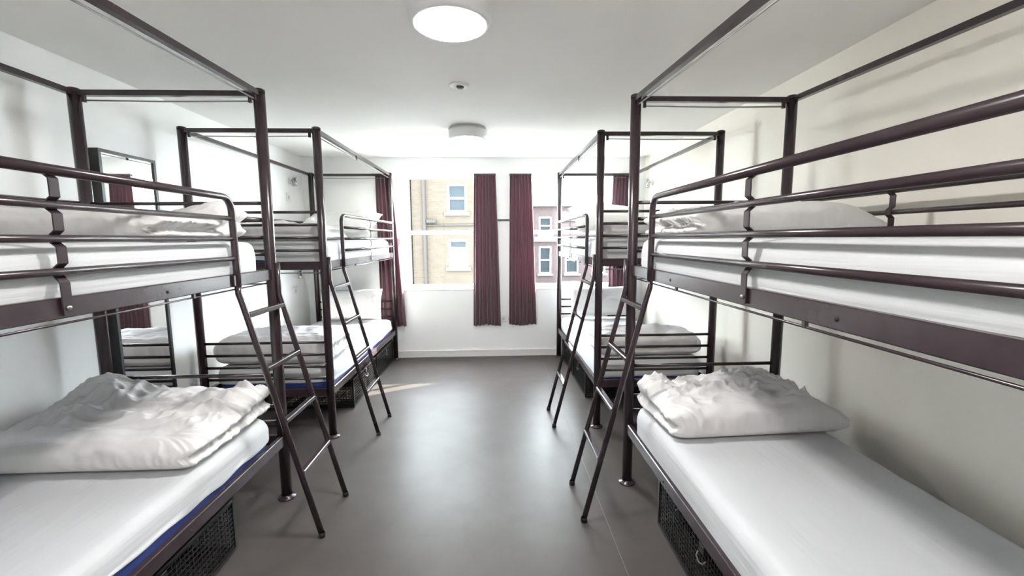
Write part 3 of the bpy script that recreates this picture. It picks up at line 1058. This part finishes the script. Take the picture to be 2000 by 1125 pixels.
for i, (a, b, lb) in enumerate([(-1.40, .02, 'white curtain track above the left window'), (.18, 1.62, 'white curtain track above the right window')]):
    t = thing('curtain_track', ((a + b) / 2, YB, 2.16), lb, 'curtain track', 'white curtain tracks')
    MB().cbox(a, b, YB - .042, YB - .022, 2.151, 2.168, .002).build('track', 'plastic', t)
    for x in (a + .1, (a + b) / 2, b - .1):
        MB().box(x - .012, x + .012, YB - .03, YB, 2.160, 2.176).build('track_bracket', 'plastic', t)

bar = thing('wall_bar', (.1, YB, 1.625), 'thin dark bar on the white pier between the middle curtains', 'bar')
MB().cbox(-.03, .21, YB - .013, YB - .002, 1.612, 1.636, .002).build('strip', 'darkgrey', bar)
MB().lathe([(0, 0), (.006, 0), (.006, -.003), (0, -.0035)], (.03, YB - .013, 1.624), 10, 'y').build('screw', 'steel', bar)
MB().lathe([(0, 0), (.006, 0), (.006, -.003), (0, -.0035)], (.17, YB - .013, 1.624), 10, 'y').build('screw', 'steel', bar)

# ------------------------------------------------------------------ ceiling lamps and detector
def ceiling_lamp(x, y, label, lit='lamp'):
    T = thing('ceiling_lamp', (x, y, ZC), label, 'lamp', 'round ceiling lamps')
    MB().lathe([(0, 0), (.150, 0), (.150, -.016), (.163, -.018), (.165, -.030), (.163, -.072), (.152, -.090), (.136, -.096), (.131, -.0915)], (x, y, ZC), 56).build('lamp_body', 'plastic', T)
    MB().lathe([(.1345, -.0925), (.128, -.099), (.10, -.106), (.05, -.110), (0, -.111)], (x, y, ZC), 56).build('diffuser', lit, T)
    for k in range(3):
        a = 2 * math.pi * k / 3 + 1.2
        MB().box(x + .157 * math.cos(a) - .008, x + .157 * math.cos(a) + .008, y + .157 * math.sin(a) - .008, y + .157 * math.sin(a) + .008, ZC - .022, ZC - .006).build('clip', 'plastic', T)
    return T
ceiling_lamp(-.165, 1.82, 'round lit ceiling lamp nearest the viewer at the top of the picture')
ceiling_lamp(-.215, 3.80, 'smaller looking round lit ceiling lamp close to the windows', 'lamp_dim')
ceiling_lamp(-.115, -.16, 'added round ceiling lamp, unseen above the viewer, brightening the near end')  # unseen extra lamp, added to brighten the near half of the room

d = thing('ceiling_detector', (-.204, 2.76, ZC), 'small white disc with a dark centre on the ceiling between the lamps', 'detector')
MB().lathe([(0, 0), (.060, 0), (.060, -.006), (.054, -.010), (.030, -.012), (.022, -.006), (0, -.006)], (-.204, 2.76, ZC), 36).build('cover_plate', 'plastic', d)
MB().lathe([(.023, -.004), (.0235, -.013), (.018, -.020), (0, -.022)], (-.198, 2.76, ZC), 24).build('sensor', 'darkgrey', d)

# ------------------------------------------------------------------ mirror
mx0, mx1 = XL, XL + .058
my0, my1, mz0, mz1 = 2.472, 2.868, .385, 1.910
mir = thing('wall_mirror', (XL, (my0 + my1) / 2, mz0), 'tall black framed mirror on the left wall between the bunks', 'mirror')
fw = .017
MB().box(mx0, mx1, my0, my0 + fw, mz0, mz1).build('frame_side', 'black_wood', mir)
MB().box(mx0, mx1, my1 - fw, my1, mz0, mz1).build('frame_side', 'black_wood', mir)
MB().box(mx0, mx1, my0 + fw, my1 - fw, mz1 - fw, mz1).build('frame_top', 'black_wood', mir)
MB().box(mx0, mx1, my0 + fw, my1 - fw, mz0, mz0 + fw).build('frame_bottom', 'black_wood', mir)
MB().box(mx0 + .003, mx0 + .050, my0 + fw, my1 - fw, mz0 + fw, mz1 - fw).build('mirror_glass', 'mirror', mir)

# ------------------------------------------------------------------ reading lamps, switches and sockets
def reading_lamp(x, y, z, s, label):
    T = thing('reading_lamp', (x, y, z), label, 'wall lamp', 'small reading lamps')
    MB().lathe([(0, 0), (.034, 0), (.034, s * .010), (.030, s * .014), (0, s * .015)], (x, y, z), 28, 'x').build('wall_rose', 'plastic', T)
    MB().tube([(x + s * .014, y, z), (x + s * .035, y, z + .012), (x + s * .05, y - .01, z + .015)], .006, 8).build('arm', 'chrome', T)
    h = MB()
    h.tube([(x + s * .05, y - .01, z + .030), (x + s * .05, y - .012, z + .015), (x + s * .054, y - .016, z - .02), (x + s * .06, y - .02, z - .055)], [.012, .020, .024, .026], 16)
    h.build('lamp_head', 'chrome', T)
    MB().tube([(x + s * .05, y - .01, z + .022), (x + s * .078, y - .004, z + .034)], .004, 8).build('knob', 'chrome', T)
def plate(x, y, z, s, label, cat='switch', name='wall_switch', w=.045):
    T = thing(name, (x, y, z), label, cat, 'white wall plates')
    MB().cbox(min(x, x + s * .009), max(x, x + s * .009), y - w, y + w, z - .045, z + .045, .003).build('face_plate', 'plastic', T)
    MB().cbox(min(x + s * .007, x + s * .013), max(x + s * .007, x + s * .013), y - .012, y + .012, z - .018, z + .018, .002).build('rocker', 'grey_plastic', T)
reading_lamp(XL, 4.80, 2.04, 1, 'chrome reading lamp on the left wall above the far upper bed')
reading_lamp(XL, 4.80, 1.05, 1, 'chrome reading lamp on the left wall above the far lower bed')
reading_lamp(XR, 4.86, 2.02, -1, 'chrome reading lamp on the right wall above the far upper bed')
plate(XL, 4.74, 1.86, 1, 'white switch plate on the left wall under the upper reading lamp')
plate(XL, 4.76, .86, 1, 'white switch plate on the left wall under the lower reading lamp')
plate(XR, 4.86, 1.84, -1, 'white switch plate on the right wall by the window')

sk = thing('wall_socket', (.12, YB, .46), 'white double socket on the wall below the middle curtains', 'socket')
MB().cbox(.060, .206, YB - .010, YB, .418, .504, .003).build('face_plate', 'plastic', sk)
for xx in (.095, .17):
    MB().box(xx - .014, xx + .014, YB - .0112, YB - .0098, .440, .470).build('socket_face', 'grey_plastic', sk)

# ------------------------------------------------------------------ outside
struct(MB().box(-60, 60, 5.6, 120, -6.3, -6.0).build('ground', 'street'), 'grey street far below the windows', 'ground')

def far_house(name, label, x0, x1, y0, y1, z1, material, wins, gw=.62, blind=()):
    """front wall faces -y at y0, openings are real recesses"""
    T = thing(name, ((x0 + x1) / 2, y0, -6), label, 'building')
    xs_ = sorted(set([x0, x1] + [a for w in wins for a in (w[0], w[1])]))
    zs_ = sorted(set([-6, z1] + [a for w in wins for a in (w[2], w[3])]))
    f = MB()
    for i in range(len(xs_) - 1):
        for k in range(len(zs_) - 1):
            xm, zm = (xs_[i] + xs_[i + 1]) / 2, (zs_[k] + zs_[k + 1]) / 2
            if any(w[0] < xm < w[1] and w[2] < zm < w[3] for w in wins):
                continue
            f.box(xs_[i], xs_[i + 1], y0, y0 + .25, zs_[k], zs_[k + 1])
    f.box(x0, x1, y0 + .25, y1, -6, z1)
    f.build('brick_wall', material, T)
    for n, (a, b, c, d_) in enumerate(wins):
        w = MB()
        yy = y0 + .09
        e = .07
        w.box(a, a + e, yy, yy + .1, c, d_); w.box(b - e, b, yy, yy + .1, c, d_)
        w.box(a + e, b - e, yy, yy + .1, d_ - e, d_); w.box(a + e, b - e, yy, yy + .1, c, c + e)
        w.box(a + e, b - e, yy, yy + .09, (c + d_) / 2 - .03, (c + d_) / 2 + .03)
        wo = w.build('sash_window', 'upvc', T)
        MB().box(a + e, b - e, yy + .05, yy + .06, c + e, (c + d_) / 2 - .03).build('pane', 'far_glass', wo)
        MB().box(a + e, b - e, yy + .05, yy + .06, (c + d_) / 2 + .03, d_ - e).build('pane', 'far_glass', wo)
        if n in blind:
            MB().box(a + e, b - e, yy + .042, yy + .049, c + e, d_ - .25).build('roller_blind', 'blind', wo)
        MB().box(a - .08, b + .08, y0 - .08, y0 + .09, c - .10, c).build('stone_sill', 'cane_white', wo)
    return T

H1 = far_house('brick_house', 'yellow brick house with white sash windows seen through the left window', -2.62, 3.2 - 2.2, 14, 20, 6.0, 'brick',
               [(-1.50, -.87, 2.25, 3.17), (-1.49, -.855, .50, 1.40), (-1.49, -.855, -1.6, -.5), (-.1, .55, 2.25, 3.17), (-.1, .55, .5, 1.4)], blind=(1,))
MB().tube([(-2.22, 13.93, -6), (-2.22, 13.93, 6)], .06, 10).build('drain_pipe', 'lead', H1)
MB().tube([(-2.2, 13.95, 1.84), (-.2, 13.95, 1.86)], .035, 8).build('waste_pipe', 'lead', H1)
MB().box(-2.15, -1.85, 13.86, 14, 1.93, 2.02).build('vent_box', 'lead', H1)
MB().box(-2.62, 1.0, 13.9, 20, 6.0, 6.25).build('parapet', 'cane_white', H1)
H2 = far_house('white_house', 'pale rendered house with tall windows at the left edge of the view', -9.0, -2.66, 13.9, 19, 3.35, 'cane_white',
               [(-3.35, -2.95, .1, 1.5), (-4.6, -3.9, .1, 1.5), (-3.35, -2.95, -2.2, -.8)])
MB().box(-9, -2.64, 13.8, 19, 3.35, 3.5).build('cornice', 'cane_white', H2)
H3 = far_house('red_brick_house', 'red brick house with pale bands seen through the right window', 1.6, 12.0, 22, 30, 3.0, 'red_brick',
               [(2.25, 2.9, -.4, 1.0), (3.6, 4.3, -.4, 1.0), (5.0, 5.7, -.4, 1.0), (2.25, 2.9, 1.6, 2.5)])
MB().box(1.55, 12.05, 21.85, 22, 1.25, 1.5).build('stone_band', 'cane_white', H3)
MB().box(1.55, 12.05, 21.85, 22, -1.3, -.95).build('stone_band', 'cane_white', H3)
MB().box(1.55, 12.05, 21.8, 30, 3.0, 3.2).build('parapet', 'cane_white', H3)
tw = MB()
tw.box(1.75, 2.3, 22.3, 22.9, 3.2, 3.9)
tw.add([(1.75, 22.3, 3.9), (2.3, 22.3, 3.9), (2.3, 22.9, 3.9), (1.75, 22.9, 3.9), (2.02, 22.6, 4.9)], [(0, 1, 4), (1, 2, 4), (2, 3, 4), (3, 0, 4)])
tw.build('slate_turret', 'slate', H3)
for k in range(7):
    x = 3.6 + k * .34
    MB().box(x - .018, x + .018, 22.2, 22.236, 3.2, 4.0 + .07 * k).build('roof_rail_post', 'lead', H3)
H4 = far_house('grey_block', 'low pale block below the red brick house', 2.0, 9.0, 16, 19, -1.2, 'cane_white', [])
MB().box(1.95, 9.05, 15.9, 19.05, -1.2, -1.05).build('coping', 'lead', H4)
